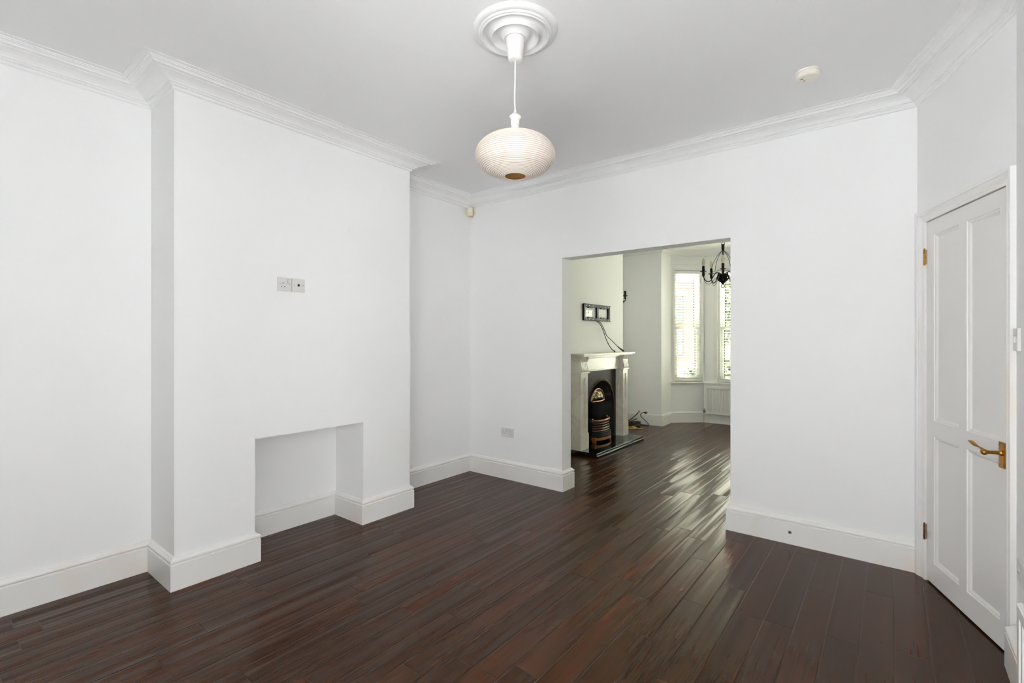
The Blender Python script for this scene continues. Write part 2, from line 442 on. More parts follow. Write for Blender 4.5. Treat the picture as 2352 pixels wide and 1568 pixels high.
for (P, Q, s0, s1) in ((BE,BD,.06,.51), (BD,BC,.21,1.447), (BC,BB,.03,.508)):
    xf, Lg = seg_xf(P, Q)
    b.box((-.04,-TH,0), (Lg+.04,0,SILL), xf); b.box((-.04,-TH,HEAD), (Lg+.04,0,ZC), xf)
    b.box((-.04,-TH,SILL), (s0,0,HEAD), xf); b.box((s1,-TH,SILL), (Lg+.04,0,HEAD), xf)
    WIN.append((xf, Lg, s0, s1))
S('wall_front', b, M['wall'], 'white street wall with the bay of three windows', 'wall')

# ---------------------------------------------------------------- mouldings
SK = [(0,0), (.025,0), (.025,.138), (.022,.141), (.019,.142), (.019,.145), (.0225,.147), (.025,.152), (.025,.158), (.0225,.163), (.018,.166), (.0145,.168), (.012,.173), (.007,.177), (0,.178)]
SK4 = [(o*1.6, z) for o, z in SK]
def base(name, path, prof, label):
    S(name, MB().sweep(path, prof), M['gloss'], label, 'skirting board', smooth=True)
base('baseboard_left', [(FB,4.95), (FB,FB0), (XL2,FB0), (XL2,YF0), (OX0,YF0), (OX0,YB), (XL,YB), (XL,CB1), (XB,CB1), (XB,NI1), (NX,NI1), (NX,NI0), (XB,NI0), (XB,CB0), (XL,CB0), (XL,YR)], SK, 'moulded white skirting along the left wall, niche and chimney breast')
base('baseboard_back', [(.125,YB), (OX1,YB), (OX1,YF0), (XF,YF0), (XF,YF1), BF, BE, BD, BC, BB, BA, (XL2,YF1), (XL2,FB1), (FB,FB1), (FB,6.275)], SK, 'moulded white skirting right of the opening and around the front room')
base('baseboard_right', [(XR,YR), (XR,2.858)], SK4, 'thick white skirting on the right wall below the light switch')
CO = [(0,2.718), (.008,2.720), (.012,2.725), (.012,2.731), (.018,2.735), (.026,2.738), (.026,2.7435), (.036,2.7445), (.042,2.752), (.054,2.7615), (.070,2.768), (.088,2.772), (.100,2.7735), (.100,2.777), (.126,2.777), (.128,2.782), (.134,2.787), (.143,2.788), (.144,2.7915), (.152,2.7925), (.153,2.7965), (.178,2.797), (.180,2.800), (.180,ZC+.01), (0,ZC+.01)]
def cornice(name, path, closed, label):
    S(name, MB().sweep(path, CO, closed), M['cornice'], label, 'cornice')
cornice('trim_1', [(XR,YR), (XR,DEND.y), tuple(DO), (XL,YB), (XL,CB1), (XB,CB1), (XB,CB0), (XL,CB0), (XL,YR)], True, 'white coved plaster cornice around the near room')
cornice('trim_2', [(XF,YF0), (XF,YF1), BF, BE, BD, BC, BB, BA, (XL2,YF1), (XL2,FB1), (FB,FB1), (FB,FB0), (XL2,FB0), (XL2,YF0)], True, 'white coved plaster cornice around the front room and bay')
# door architrave: profile swept round the opening in the angled wall's own frame
b = MB()
AP = [(0,-.002), (0,.003), (.006,.0055), (.012,.006), (.016,.004), (.024,.005), (.034,.010), (.042,.015), (.048,.0155), (.049,.019), (.056,.021), (.066,.021), (.066,-.002)]   # (away from opening, out)
def arch_leg(s_in, sg, zt, wid):
    k = wid/.066
    rows = []
    for z, top in ((0, False), (zt, True)):
        rows.append([b.bm.verts.new(Vector(dx((s_in+sg*o*k, h, z+(o if top else 0))))) for o, h in AP])
    n = len(AP)
    for q in range(n): b.bm.faces.new([rows[0][q], rows[0][(q+1) % n], rows[1][(q+1) % n], rows[1][q]])
    b.bm.faces.new(rows[0]); b.bm.faces.new(list(reversed(rows[1])))
AI0, AI1, AZ = .098, .792, 2.022
arch_leg(AI0, -1, AZ, .076); arch_leg(AI1, 1, AZ, .060)
rows = [[b.bm.verts.new(Vector(dx((AI0-o*.076/.066, h, AZ+o)))) for o, h in AP], [b.bm.verts.new(Vector(dx((AI1+o*.060/.066, h, AZ+o)))) for o, h in AP]]
n = len(AP)
for q in range(n): b.bm.faces.new([rows[0][q], rows[0][(q+1) % n], rows[1][(q+1) % n], rows[1][q]])
b.box((.0905,-.074,0), (.0985,-.0005,AZ), dx); b.box((.7915,-.074,0), (.7995,-.0005,AZ), dx); b.box((.0905,-.074,AZ), (.7995,-.0005,2.0295), dx)
S('trim_3', b, M['gloss'], 'white moulded architrave around the panelled door', 'architrave')

# ---------------------------------------------------------------- door
d1 = thing('door_1', 'white four-panelled door with a brass lever in the angled corner', 'door', (dx((.10,0,0))), kind='structure')
b = MB()
S0, S1, DZ0, DZ1, FO = .1005, .789, .010, 2.017, -.003      # face of the leaf set just behind the wall face
xs = [S0, .179, .421, .490, .739, S1]
P_ = [(.179,.421,.911,1.938), (.490,.739,.911,1.938), (.179,.421,.127,.825), (.490,.739,.127,.825)]
zs = [DZ0, .127, .825, .911, 1.938, DZ1]
def inpanel(xa, za):
    return any(p[0] <= xa < p[1] and p[2] <= za < p[3] for p in P_)
for i in range(len(xs)-1):
    for k in range(len(zs)-1):
        if not inpanel(xs[i]+1e-4, zs[k]+1e-4):
            b.face([dx((xs[i],FO,zs[k])), dx((xs[i+1],FO,zs[k])), dx((xs[i+1],FO,zs[k+1])), dx((xs[i],FO,zs[k+1]))])
for (a, c, e, f) in P_:
    steps = [(0,0), (.003,-.005), (.010,-.006), (.016,-.011), (.019,-.014), (.024,-.014)]
    for (i0, h0), (i1, h1) in zip(steps, steps[1:]):
        A = [(a+i0,e+i0), (c-i0,e+i0), (c-i0,f-i0), (a+i0,f-i0)]; B = [(a+i1,e+i1), (c-i1,e+i1), (c-i1,f-i1), (a+i1,f-i1)]
        for q in range(4):
            r = (q+1) % 4
            b.face([dx((A[q][0],FO+h0,A[q][1])), dx((A[r][0],FO+h0,A[r][1])), dx((B[r][0],FO+h1,B[r][1])), dx((B[q][0],FO+h1,B[q][1]))])
    i1, h1 = steps[-1]
    b.face([dx((a+i1,FO+h1,e+i1)), dx((c-i1,FO+h1,e+i1)), dx((c-i1,FO+h1,f-i1)), dx((a+i1,FO+h1,f-i1))])
FBK = FO-.042
for A, B in (((S0,DZ0),(S1,DZ0)), ((S1,DZ0),(S1,DZ1)), ((S1,DZ1),(S0,DZ1)), ((S0,DZ1),(S0,DZ0))):
    b.face([dx((A[0],FO,A[1])), dx((B[0],FO,B[1])), dx((B[0],FBK,B[1])), dx((A[0],FBK,A[1]))])
b.face([dx((S0,FBK,DZ0)), dx((S1,FBK,DZ0)), dx((S1,FBK,DZ1)), dx((S0,FBK,DZ1))])
bmesh.ops.remove_doubles(b.bm, verts=b.bm.verts, dist=1e-5)
b.build('leaf', M['doorp'], d1)
for zc in (1.825, .275):
    b = MB()
    for q in range(3):
        b.tube([dx((.098,.006,zc-.043+q*.029)), dx((.098,.006,zc-.043+q*.029+.027))], .0055, 10)
    b.tube([dx((.098,.006,zc-.047)), dx((.098,.006,zc-.043))], .004, 8); b.tube([dx((.098,.006,zc+.043)), dx((.098,.006,zc+.048))], .004, 8)
    b.box((.100,-.0035,zc-.042), (.105,-.0015,zc+.042), dx)
    part_label(b.build('hinge', M['brass'] if zc > 1 else M['brassd'], d1, smooth=True), 'brass butt hinge' if zc > 1 else 'tarnished brass butt hinge')
h = MB()
h.box((.739,FO,.799), (.788,FO+.004,.912), dx, .0015); h.box((.743,FO+.004,.804), (.784,FO+.0065,.907), dx, .002)
hb = h.build('door_handle', M['brass'], d1); part_label(hb, 'aged brass lever handle on a rectangular plate')
b = MB()
def dlathe(prof, s, z):
    b.lathe(prof, (0,0,0), 20, lambda p: Vector(dx((s+p.x, FO+.0065+p.z, z+p.y))))
dlathe([(0,0), (.013,0), (.013,.004), (.010,.007), (.0085,.014), (.0075,.045), (.009,.050), (.0125,.056), (.0135,.062), (.011,.069), (.005,.073), (0,.073)], .765, .866)
lv = curve([dx((.765,FO+.066,.868)), dx((.748,FO+.067,.876)), (dx((.725,FO+.068,.881))), dx((.700,FO+.069,.885)), dx((.676,FO+.070,.892)), dx((.655,FO+.070,.894))], 5)
rr = [(.010-.0062*min(1, k/8)) if k < 11 else .0038+.0042*math.sin(math.pi*min(1, (k-10)/15)) for k in range(len(lv))]
b.tube(lv, rr, 12)
b.build('lever', M['brass'], hb, smooth=True)
for s_, z_ in ((.748,.899), (.779,.899), (.748,.811), (.779,.811)):
    b = MB(); b.lathe([(0,.0005), (.003,.0005), (.003,0)], (0,0,0), 10, lambda p: Vector(dx((s_+p.x, FO+.0066+p.z, z_+p.y))))
    b.build('screw', M['brassd'], hb)

# ---------------------------------------------------------------- pendant, rose, alarm
RX, RY = -1.380, 1.782
b = MB(); b.lathe([(0,ZC-.044), (.050,ZC-.044), (.054,ZC-.046), (.058,ZC-.043), (.060,ZC-.034), (.068,ZC-.020), (.082,ZC-.013), (.094,ZC-.018), (.102,ZC-.032), (.105,ZC-.041), (.110,ZC-.043), (.113,ZC-.040), (.114,ZC-.026), (.122,ZC-.016), (.134,ZC-.013), (.145,ZC-.020), (.151,ZC-.031), (.156,ZC-.033), (.160,ZC-.032), (.161,ZC-.027), (.166,ZC-.028), (.171,ZC-.026), (.173,ZC-.020), (.179,ZC-.021), (.187,ZC-.018), (.194,ZC-.010), (.1965,ZC-.004), (.1965,ZC)], (RX,RY,0), 96)
tag(b.build('ceiling_rose', M['plaster'], at=(RX,RY,ZC), smooth=True, auto=60), 'round white plaster ceiling rose with stepped rings above the pendant', 'ceiling rose')
pl = thing('pendant_light', 'white pendant lamp with a wide ribbed paper shade under the ceiling rose', 'pendant lamp', (RX,RY,2.12))
b = MB(); b.lathe([(0,2.656), (.026,2.656), (.032,2.660), (.0345,2.668), (.043,2.745), (.046,2.758), (0,2.758)], (RX,RY,0), 40)
b.build('ceiling_cup', M['plastic'], pl, smooth=True, auto=50)
b = MB(); b.tube(curve([(RX,RY,2.66), (RX-.001,RY,2.56), (RX-.003,RY,2.48), (RX,RY,2.425)], 6), .0032, 8)
b.build('cord', M['plastic'], pl, smooth=True)
b = MB(); b.lathe([(0,2.428), (.005,2.428), (.0065,2.418), (.010,2.414), (.022,2.403), (.0275,2.396), (.0275,2.392), (.023,2.390), (.0225,2.384), (.020,2.382), (.020,2.360), (.021,2.359), (.021,2.357), (.018,2.355), (.018,2.30), (0,2.30)], (RX,RY,0), 32)
b.build('lamp_holder', M['plastic'], pl, smooth=True, auto=30)
b = MB(); a_, b_, zc = .185, .099, 2.215
raw = []; N = 900
for k in range(N+1):
    ph = math.pi*(.065+(1-.13)*k/N); raw.append((a_*math.sin(ph)**.86, zc+b_*math.cos(ph)))
arc_ = [0.0]
for p, q in zip(raw, raw[1:]): arc_.append(arc_[-1]+math.hypot(q[0]-p[0], q[1]-p[1]))
PITCH = .0088; NP = 260; prof = [(.020, 2.330), (.0205, 2.316), (.026, 2.3135)]; arcs = [0.0, 0.0, 0.0]; k = 0
for q in range(NP+1):
    t = arc_[-1]*q/NP
    while k < N-1 and arc_[k+1] < t: k += 1
    f_ = (t-arc_[k])/max(1e-9, arc_[k+1]-arc_[k]); p0, p1 = raw[k], raw[k+1]
    tx, tz = p1[0]-p0[0], p1[1]-p0[1]; ln = math.hypot(tx, tz)
    rb = .0011*math.sin(2*math.pi*t/PITCH)
    prof.append((p0[0]+tx*f_-tz/ln*rb, p0[1]+tz*f_+tx/ln*rb)); arcs.append(t)
r_end = prof[-1][0]
b.lathe(prof, (RX,RY,0), 128)
sh = b.build('lamp_shade', M['shade'], pl, smooth=True, auto=70)
at_ = sh.data.attributes.new('arc', 'FLOAT', 'POINT')
for q in range(len(sh.data.vertices)): at_.data[q].value = arcs[q//128]
inner = MB(); ip = [(r-.004, z+.0015) for r, z in prof[3::4]]
inner.lathe(ip[:-1]+[(r_end+.0015, prof[-1][1]-.0005)], (RX,RY,0), 64)
part_label(inner.build('shade_lining', M['shadein'], sh, smooth=True), 'tan inside of the paper shade seen through its bottom hole')
b = MB(); b.lathe([(0,2.30), (.014,2.298), (.016,2.27), (.028,2.24), (.030,2.225), (.024,2.203), (.010,2.193), (0,2.192)], (RX,RY,0), 24)
b.build('bulb', M['bulb'], pl, smooth=True)

AX, AY = -.356, 3.035
al = thing('smoke_alarm', 'round off-white smoke alarm on the ceiling towards the door', 'smoke alarm', (AX,AY,ZC))
b = MB(); b.lathe([(0,ZC-.009), (.058,ZC-.009), (.060,ZC-.006), (.060,ZC), (0,ZC)], (AX,AY,0), 48); b.build('base_plate', M['plastic'], al, smooth=True, auto=30)
b = MB(); b.lathe([(0,ZC-.037), (.050,ZC-.037), (.0545,ZC-.034), (.056,ZC-.029), (.0565,ZC-.011), (.054,ZC-.008), (0,ZC-.008)], (AX,AY,0), 48)
b.build('body', M['alarm'], al, smooth=True, auto=30)
for ax_, ay_, l_ in ((-.026,-.014,.007), (-.018,.012,.0045)):
    b = MB(); b.box((AX+ax_-l_,AY+ay_-.0025,ZC-.0378), (AX+ax_+l_,AY+ay_+.0025,ZC-.0368)); b.build('slot', M['dark'], al)

# motion sensor in the corner
ms = thing('motion_sensor', 'small yellowed motion sensor high in the back left corner', 'motion sensor', (XL+.06,YB-.06,2.61))
c45 = Vector((1,-1)).normalized()
def sx(p):                                  # (across, out of corner, z)
    q = Vector((XL,YB))+c45*p[1]+Vector((c45.y,-c45.x))*-p[0]; return (q.x, q.y, p[2])
b = MB(); b.box((-.030,.045,2.626), (.030,.085,2.714), sx, .010); b.box((-.036,.036,2.644), (.036,.058,2.696), sx, .006)
b.build('housing', M['cream'], ms, smooth=True, auto=30)
b = MB(); b.prism([(0,-.004), (.036,.032), (.030,.048), (-.030,.048), (-.036,.032)], 2.649, 2.692, sx); b.build('bracket', M['cream'], ms)
b = MB(); b.box((-.017,.083,2.659), (.017,.0875,2.702), sx, .002); b.build('lens', M['lens'], ms)
b = MB(); b.box((-.026,.05,2.618), (.026,.08,2.627), sx, .003); b.build('base', M['beige'], ms)

# ---------------------------------------------------------------- sockets and switches
def socket(name, label, cat, xf, w, h, holes, rockers, screws, port=None, group=None, rock_mat=None):
    """xf maps (u right, v up, out) on the wall to the room"""
    o = thing(name, label, cat, xf((w/2,0,0)), group)
    def X(p): return Vector(xf((p[0], p[1], p[2])))
    b = MB(); b.box((0,0,0), (w,h,.0085), X, .0025); b.build('face_plate', M['plate'], o)
    for (u, v, ww, hh) in rockers:
        b = MB(); b.box((u-ww/2-.0015,v-hh/2-.0015,.0080), (u+ww/2+.0015,v+hh/2+.0015,.0088), X)
        r = b.build('rocker_surround', M['screw'], o)
        b = MB(); b.box((u-ww/2,v-hh/2,.0082), (u+ww/2,v+hh/2,.0125), X, .001); b.build('rocker', M['plate'], r)
    if holes:
        for (u, v, ww, hh) in holes:
            b = MB(); b.box((u-ww/2,v-hh/2,.0080), (u+ww/2,v+hh/2,.0090), X); b.build('pin_hole', M['dark'], o)
    for (u, v) in screws:
        b = MB(); b.lathe([(0,.0092), (.0026,.0092), (.0030,.0080)], (0,0,0), 12, lambda p: X((u+p.x, v+p.y, p.z))); b.build('screw', M['screw'], o)
    if port:
        b = MB(); b.lathe([(0,.0095), (.0062,.0095), (.0075,.0105), (.0085,.0085)], (0,0,0), 20, lambda p: X((port[0]+p.x, port[1]+p.y, p.z))); b.build('port', M['dark'], o)
    return o
def chim(u0, v0): return lambda p: (XB+p[2], u0+p[0], v0+p[1])
socket('wall_socket', 'single switched white power socket on the chimney breast, left of a pair of plates', 'socket', chim(1.495,1.669), .090, .087,
       [(.034,.051,.0042,.0085), (.0235,.028,.007,.0045), (.0445,.028,.007,.0045)], [(.071,.064,.013,.026)], [(.016,.046), (.079,.046)])
socket('aerial_socket', 'blank white aerial plate with one black port on the chimney breast', 'socket', chim(1.589,1.669), .087, .087, [], [], [(.013,.045), (.074,.045)], (.0435,.045))
bw = lambda p: (-3.024+p[0], YB-p[2], .406+p[1])
socket('wall_socket', 'double white power socket low on the back wall left of the opening', 'socket', bw, .150, .088,
       [(.030,.056,.004,.008), (.019,.034,.006,.004), (.041,.034,.006,.004), (.120,.056,.004,.008), (.109,.034,.006,.004), (.131,.034,.006,.004)],
       [(.060,.062,.012,.022), (.090,.062,.012,.022)], [(.008,.045), (.142,.045)])
rw = lambda p: (XR-p[2]*1.35, 2.880-p[0], 1.312+p[1])
socket('light_switch', 'white light switch on the right wall beside the door frame', 'light switch', rw, .087, .093, [], [(.0435,.046,.012,.026)], [])
rw2 = lambda p: (XR-p[2]*1.3, 2.806-p[0], .392+p[1])
socket('wall_socket', 'white power socket low on the right wall above the radiator end', 'socket', rw2, .146, .086,
       [(.030,.056,.004,.008), (.019,.034,.006,.004), (.041,.034,.006,.004)], [(.060,.062,.012,.022)], [])
tvw = lambda p: (FB+p[2], 5.325+p[0], 1.642+p[1])
socket('wall_socket', 'white double socket behind the black bracket over the fireplace', 'socket', tvw, .17, .088,
       [(.030,.056,.006,.010), (.019,.034,.007,.005), (.041,.034,.007,.005)], [(.085,.06,.014,.024)], [(.15,.045)])
pp = thing('cable_outlet', 'small round grey cable outlet in the skirting right of the opening', 'cable outlet', (-.532,YB-.025,.079))
b = MB(); b.lathe([(.0065,.001), (.0065,.003), (.010,.003), (.0115,0)], (0,0,0), 20, lambda p: Vector((-.532+p.x, YB-.025-p.z, .079+p.y))); b.build('collar', M['screw'], pp)
b = MB(); b.lathe([(0,.0015), (.0065,.0015), (.0065,0)], (0,0,0), 20, lambda p: Vector((-.532+p.x, YB-.025-p.z, .079+p.y))); b.build('core', M['dark'], pp)

# ---------------------------------------------------------------- radiators
def radiator(label, xf, L, z0, z1, pitch, valve=None):
    """xf: (along, out from wall, z)"""
    o = thing('radiator', label, 'radiator', xf((L/2,0,z0)))
    X = lambda p: Vector(xf(p))
    b = MB(); nf = int(L/pitch); half = pitch/2; F0 = .088
    # fluted pressed front as one folded sheet, with plain bands at top and bottom
    cols = []; e0 = (L-nf*pitch)/2
    cols.append((0,0)); cols.append((e0,0))
    for k in range(nf):
        a = e0+k*pitch
        cols += [(a+.16*pitch,0), (a+.30*pitch,1), (a+.70*pitch,1), (a+.84*pitch,0)]
    cols.append((L,0))
    rows = [(z0,0), (z0+.035,0), (z0+.05,1), (z1-.055,1), (z1-.04,0), (z1-.008,0), (z1,-1)]
    g = []
    for z, m in rows:
        g.append([b.bm.verts.new(X((u, (F0-.012*q*max(0,m))-(.008 if m < 0 else 0), z))) for u, q in cols])
    for r in range(len(rows)-1):
        for k in range(len(cols)-1): b.bm.faces.new([g[r][k], g[r][k+1], g[r+1][k+1], g[r+1][k]])
    b.box((0,.062,z0), (L,.074,z1-.002), X)
    b.build('front_panel', M['rad'], o)
    for u in (-.001, L-.010):
        b = MB(); b.box((u,.030,z0+.005), (u+.011,.084,z1-.004), X, .003); b.build('side_panel', M['rad'], o)
    b = MB()
    b.box((.006,.030,z1-.010), (L-.006,.040,z1), X, .002); b.box((.006,.076,z1-.010), (L-.006,.084,z1+.001), X, .002)
    for k in range(int(L/.02)): b.box((.012+k*.02,.038,z1-.008), (.016+k*.02,.078,z1-.003), X)
    b.build('top_grille', M['rad'], o)
    b = MB(); b.box((0,.030,z0), (L,.040,z1-.012), X); b.box((.12,0,z0+.06), (.15,.034,z1-.06), X); b.box((L-.15,0,z0+.06), (L-.12,.034,z1-.06), X); b.build('back_panel', M['rad'], o)
    if valve is not None:
        s = -1 if valve == 0 else 1; u = 0 if valve == 0 else L
        b = MB(); b.tube([xf((u,.055,z0+.03)), xf((u+s*.045,.055,z0+.03))], .009, 10); b.lathe([(0,.035), (.013,.035), (.016,.02), (.016,-.02), (.011,-.03), (0,-.03)], (0,0,0), 16, lambda p: X((u+s*.04+p.x, .055+p.y, z0+.04+p.z)))
        v = b.build('valve', M['chrome'], o, smooth=True)
        b = MB(); b.tube([xf((u+s*.04,.055,z0+.02)), xf((u+s*.04,.055,0.0))], .0075, 10); b.build('pipe', M['copperpipe'], v, smooth=True)
    return o
radiator('white ribbed radiator standing off the right wall at the picture edge', lambda p: (XR-.022-p[1], 1.02+p[0], p[2]), 1.09, .11, .562, .05, 0)
fx, fl_ = seg_xf(BC, (BD[0], BD[1]))
radiator('white ribbed radiator under the bay window of the front room', lambda p: (-2.372+p[0], 8.21-p[1], p[2]), 1.2, .155, .605, .0485, 0)

# ---------------------------------------------------------------- bay windows and blinds
def sash_window(n, xf, s0, s1, label, glass, z0=SILL, z1=HEAD, th=TH, bars=True):
    o = thing('window_%d' % n, label, 'window', xf(((s0+s1)/2,-th/2,z0)), kind='structure')
    X = lambda p: Vector(xf(p)); f = .035; zm = 1.545
    b = MB()
    b.box((s0,-th,z0), (s0+f,-.03,z1), X); b.box((s1-f,-th,z0), (s1,-.03,z1), X); b.box((s0+f,-th,z1-f), (s1-f,-.03,z1), X); b.box((s0+f,-th,z0), (s1-f,-.03,z0+f), X)
    b.build('window_frame', M['sash'], o)
    for (za, zb, y0) in ((zm-.02, z1-f, -th+.02), (z0+f, zm+.02, -th+.062)):
        b = MB(); r = .045
        a, c = s0+f, s1-f
        b.box((a,y0,za), (a+r,y0+.038,zb), X); b.box((c-r,y0,za), (c,y0+.038,zb), X); b.box((a+r,y0,za), (c-r,y0+.038,za+.04), X); b.box((a+r,y0,zb-.04), (c-r,y0+.038,zb), X)
        sa = b.build('sash', M['sash'], o)
        b = MB(); b.box((a+r-.002,y0+.016,za+.038), (c-r+.002,y0+.020,zb-.038), X); b.build('pane', glass, sa)
        for ua in (a+r-.001, c-r-.011):
            b = MB(); b.box((ua,y0+.012,za+.04), (ua+.012,y0+.0155,zb-.04), X); b.build('seal', M['dark'], sa)
    return o
def architrave(xf, s0, s1, n, label, w=.05):
    X = lambda p: Vector(xf(p)); b = MB()
    b.box((s0-w,0,SILL), (s0,.014,HEAD+w), X, .004); b.box((s1,0,SILL), (s1+w,.014,HEAD+w), X, .004); b.box((s0-w,0,HEAD), (s1+w,.016,HEAD+w+.01), X, .004)
    b.box((s0-w-.005,0,HEAD+w+.07), (s1+w+.005,.018,HEAD+w+.085), X, .004)
    S('trim_%d' % n, b, M['gloss'], label, 'architrave')
def blind(xf, s0, s1, label, group, tilt=16):
    X = lambda p: Vector(xf(p)); z0, z1 = SILL+.012, HEAD-.012; a, c = s0+.006, s1-.006
    o = thing('venetian_blind', label, 'blind', xf(((a+c)/2,-.02,z0)), group)
    b = MB(); b.box((a,-.052,z1-.045), (c,.002,z1), X, .003); b.build('headrail', M['blind'], o)
    b = MB(); n = 0; z = z0+.04; t = math.radians(tilt)
    while z < z1-.055:
        sec = [(-.025,.0035), (-.012,.0065), (0,.0075), (.012,.0065), (.025,.0035)]
        top = [(-.024+q*math.cos(t)-hh*math.sin(t), hh*math.cos(t)+q*math.sin(t)) for q, hh in sec]
        V = [[b.bm.verts.new(X((u, y, z+dz+k))) for (y, dz) in top] for u in (a+.003, c-.003) for k in (0, .0026)]
        m = len(top)-1
        for q in range(m):
            b.bm.faces.new([V[1][q], V[1][q+1], V[3][q+1], V[3][q]]); b.bm.faces.new([V[0][q], V[2][q], V[2][q+1], V[0][q+1]])
        b.bm.faces.new([V[0][0], V[1][0], V[3][0], V[2][0]]); b.bm.faces.new([V[0][m], V[2][m], V[3][m], V[1][m]])
        z += .044; n += 1
    b.build('slats', M['blind'], o)
    b = MB(); b.box((a+.002,-.050,z0), (c-.002,-.002,z0+.018), X, .003); b.build('bottom_rail', M['blind'], o)
    for u in ([a+.07, c-.07] if c-a < .8 else [a+.07, (a+c)/2, c-.07]):
        b = MB()
        for y in (-.050,.0015): b.box((u-.0012,y,z0+.01), (u+.0012,y+.001,z1-.04), X)
        b.build('ladder_cord', M['ladder'], o)
    return o
G_B = 'white venetian blinds in the bay'
nm = ['right', 'centre', 'left']
WL = ['right-hand sash window of the bay, hidden by the opening', 'wide middle sash window of the bay above the radiator', 'narrow left sash window of the bay, pink brick outside']
BL = ['white venetian blind in the right angled window of the bay', 'white venetian blind in the middle bay window above the radiator', 'white venetian blind in the narrow left window of the bay']
for k, (xf, Lg, s0, s1) in enumerate(WIN):
    sash_window(k+1, xf, s0, s1, WL[k], M['glassg'])
    architrave(xf, s0, s1, 4+k, 'white architrave around the %s bay window' % nm[k], .022 if k != 1 else .06)
    blind(xf, s0, s1, BL[k], G_B, (68, 5, 16)[k])  # unseen right blind tilted nearly shut to keep light off the chimney breast
# continuous window board
b = MB(); b.sweep([(BE[0],BE[1]-.03), BE, BD, BC, BB, (BB[0],BB[1]-.03)], [(-.02,SILL-.028), (.042,SILL-.028), (.048,SILL-.022), (.048,SILL-.008), (.042,SILL), (-.02,SILL)])
S('trim_7', b, M['gloss'], 'white window board running round the bay below the blinds', 'window sill')
# unseen windows around the camera, added to light the near room
def added_window(n, xf, L, z0, z1, label, lights):
    o = thing('window_%d' % n, label, 'window', xf((L/2,-.1,z0)), kind='structure'); X = lambda p: Vector(xf(p))
    b = MB(); f = .05
    b.box((0,-.14,z0), (f,-.06,z1), X); b.box((L-f,-.14,z0), (L,-.06,z1), X); b.box((f,-.14,z1-f), (L-f,-.06,z1), X); b.box((f,-.14,z0), (L-f,-.06,z0+f), X)
    for k in range(1, lights): u = L*k/lights; b.box((u-.03,-.14,z0+f), (u+.03,-.06,z1-f), X)
    b.build('window_frame', M['sash'], o)
    for k in range(lights):
        b = MB(); b.box((max(f, L*k/lights+.028)-.002,-.102,z0+f-.002), (min(L-f, L*(k+1)/lights-.028)+.002,-.098,z1-f+.002), X); b.build('pane', M['glass'], o)
    b = MB(); b.box((-.02,-.06,z0-.03), (L+.02,.05,z0), X, .006); b.build('window_sill', M['gloss'], o)
added_window(4, lambda p: (GX0+p[0], YR+p[1], p[2]), GX1-GX0, GZ0, GZ1, 'wide garden window in the wall behind the camera', 3)
added_window(5, lambda p: (XR-p[1], RW0+p[0], p[2]), RW1-RW0, RZ0, RZ1, 'side window in the right wall beside the camera', 2)

# ---------------------------------------------------------------- fireplace
HT = .050
hb = MB()
hp = [(FB+.002,0), (-2.650,0), (-2.637,.018), (-2.640,.0235), (-2.664,.0255), (-2.648,.047), (-2.651,HT), (FB+.002,HT)]
ra, rb_ = [[hb.bm.verts.new(Vector((x, y, z))) for x, z in hp] for y in (4.945, 6.272)]
for q in range(len(hp)): hb.bm.faces.new([ra[q], ra[(q+1) % len(hp)], rb_[(q+1) % len(hp)], rb_[q]])
hb.bm.faces.new(ra); hb.bm.faces.new(list(reversed(rb_)))
he = thing('hearth', 'polished black granite hearth slab below the marble fireplace', 'hearth', (-2.83,5.61,0))
hb.build('slab', M['granite'], he)
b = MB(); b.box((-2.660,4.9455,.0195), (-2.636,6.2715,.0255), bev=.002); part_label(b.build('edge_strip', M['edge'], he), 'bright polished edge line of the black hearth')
XP = -2.86
fs = thing('fireplace_surround', 'pale veined marble fireplace surround with fluted brackets', 'fireplace surround', (-2.93,5.61,HT))
b = MB(); b.box((FB,4.905,1.166), (-2.79,6.313,1.188), bev=.004); b.box((FB,4.93,1.152), (-2.815,6.288,1.167), bev=.003); b.build('mantel_shelf', M['marble'], fs)
b = MB(); b.box((FB,5.14,.965), (-2.925,6.085,1.152)); b.box((FB,5.14,1.125), (-2.905,6.085,1.152), bev=.006); b.box((FB,5.14,.965), (-2.915,6.085,.985), bev=.004); b.build('frieze', M['marble'], fs)
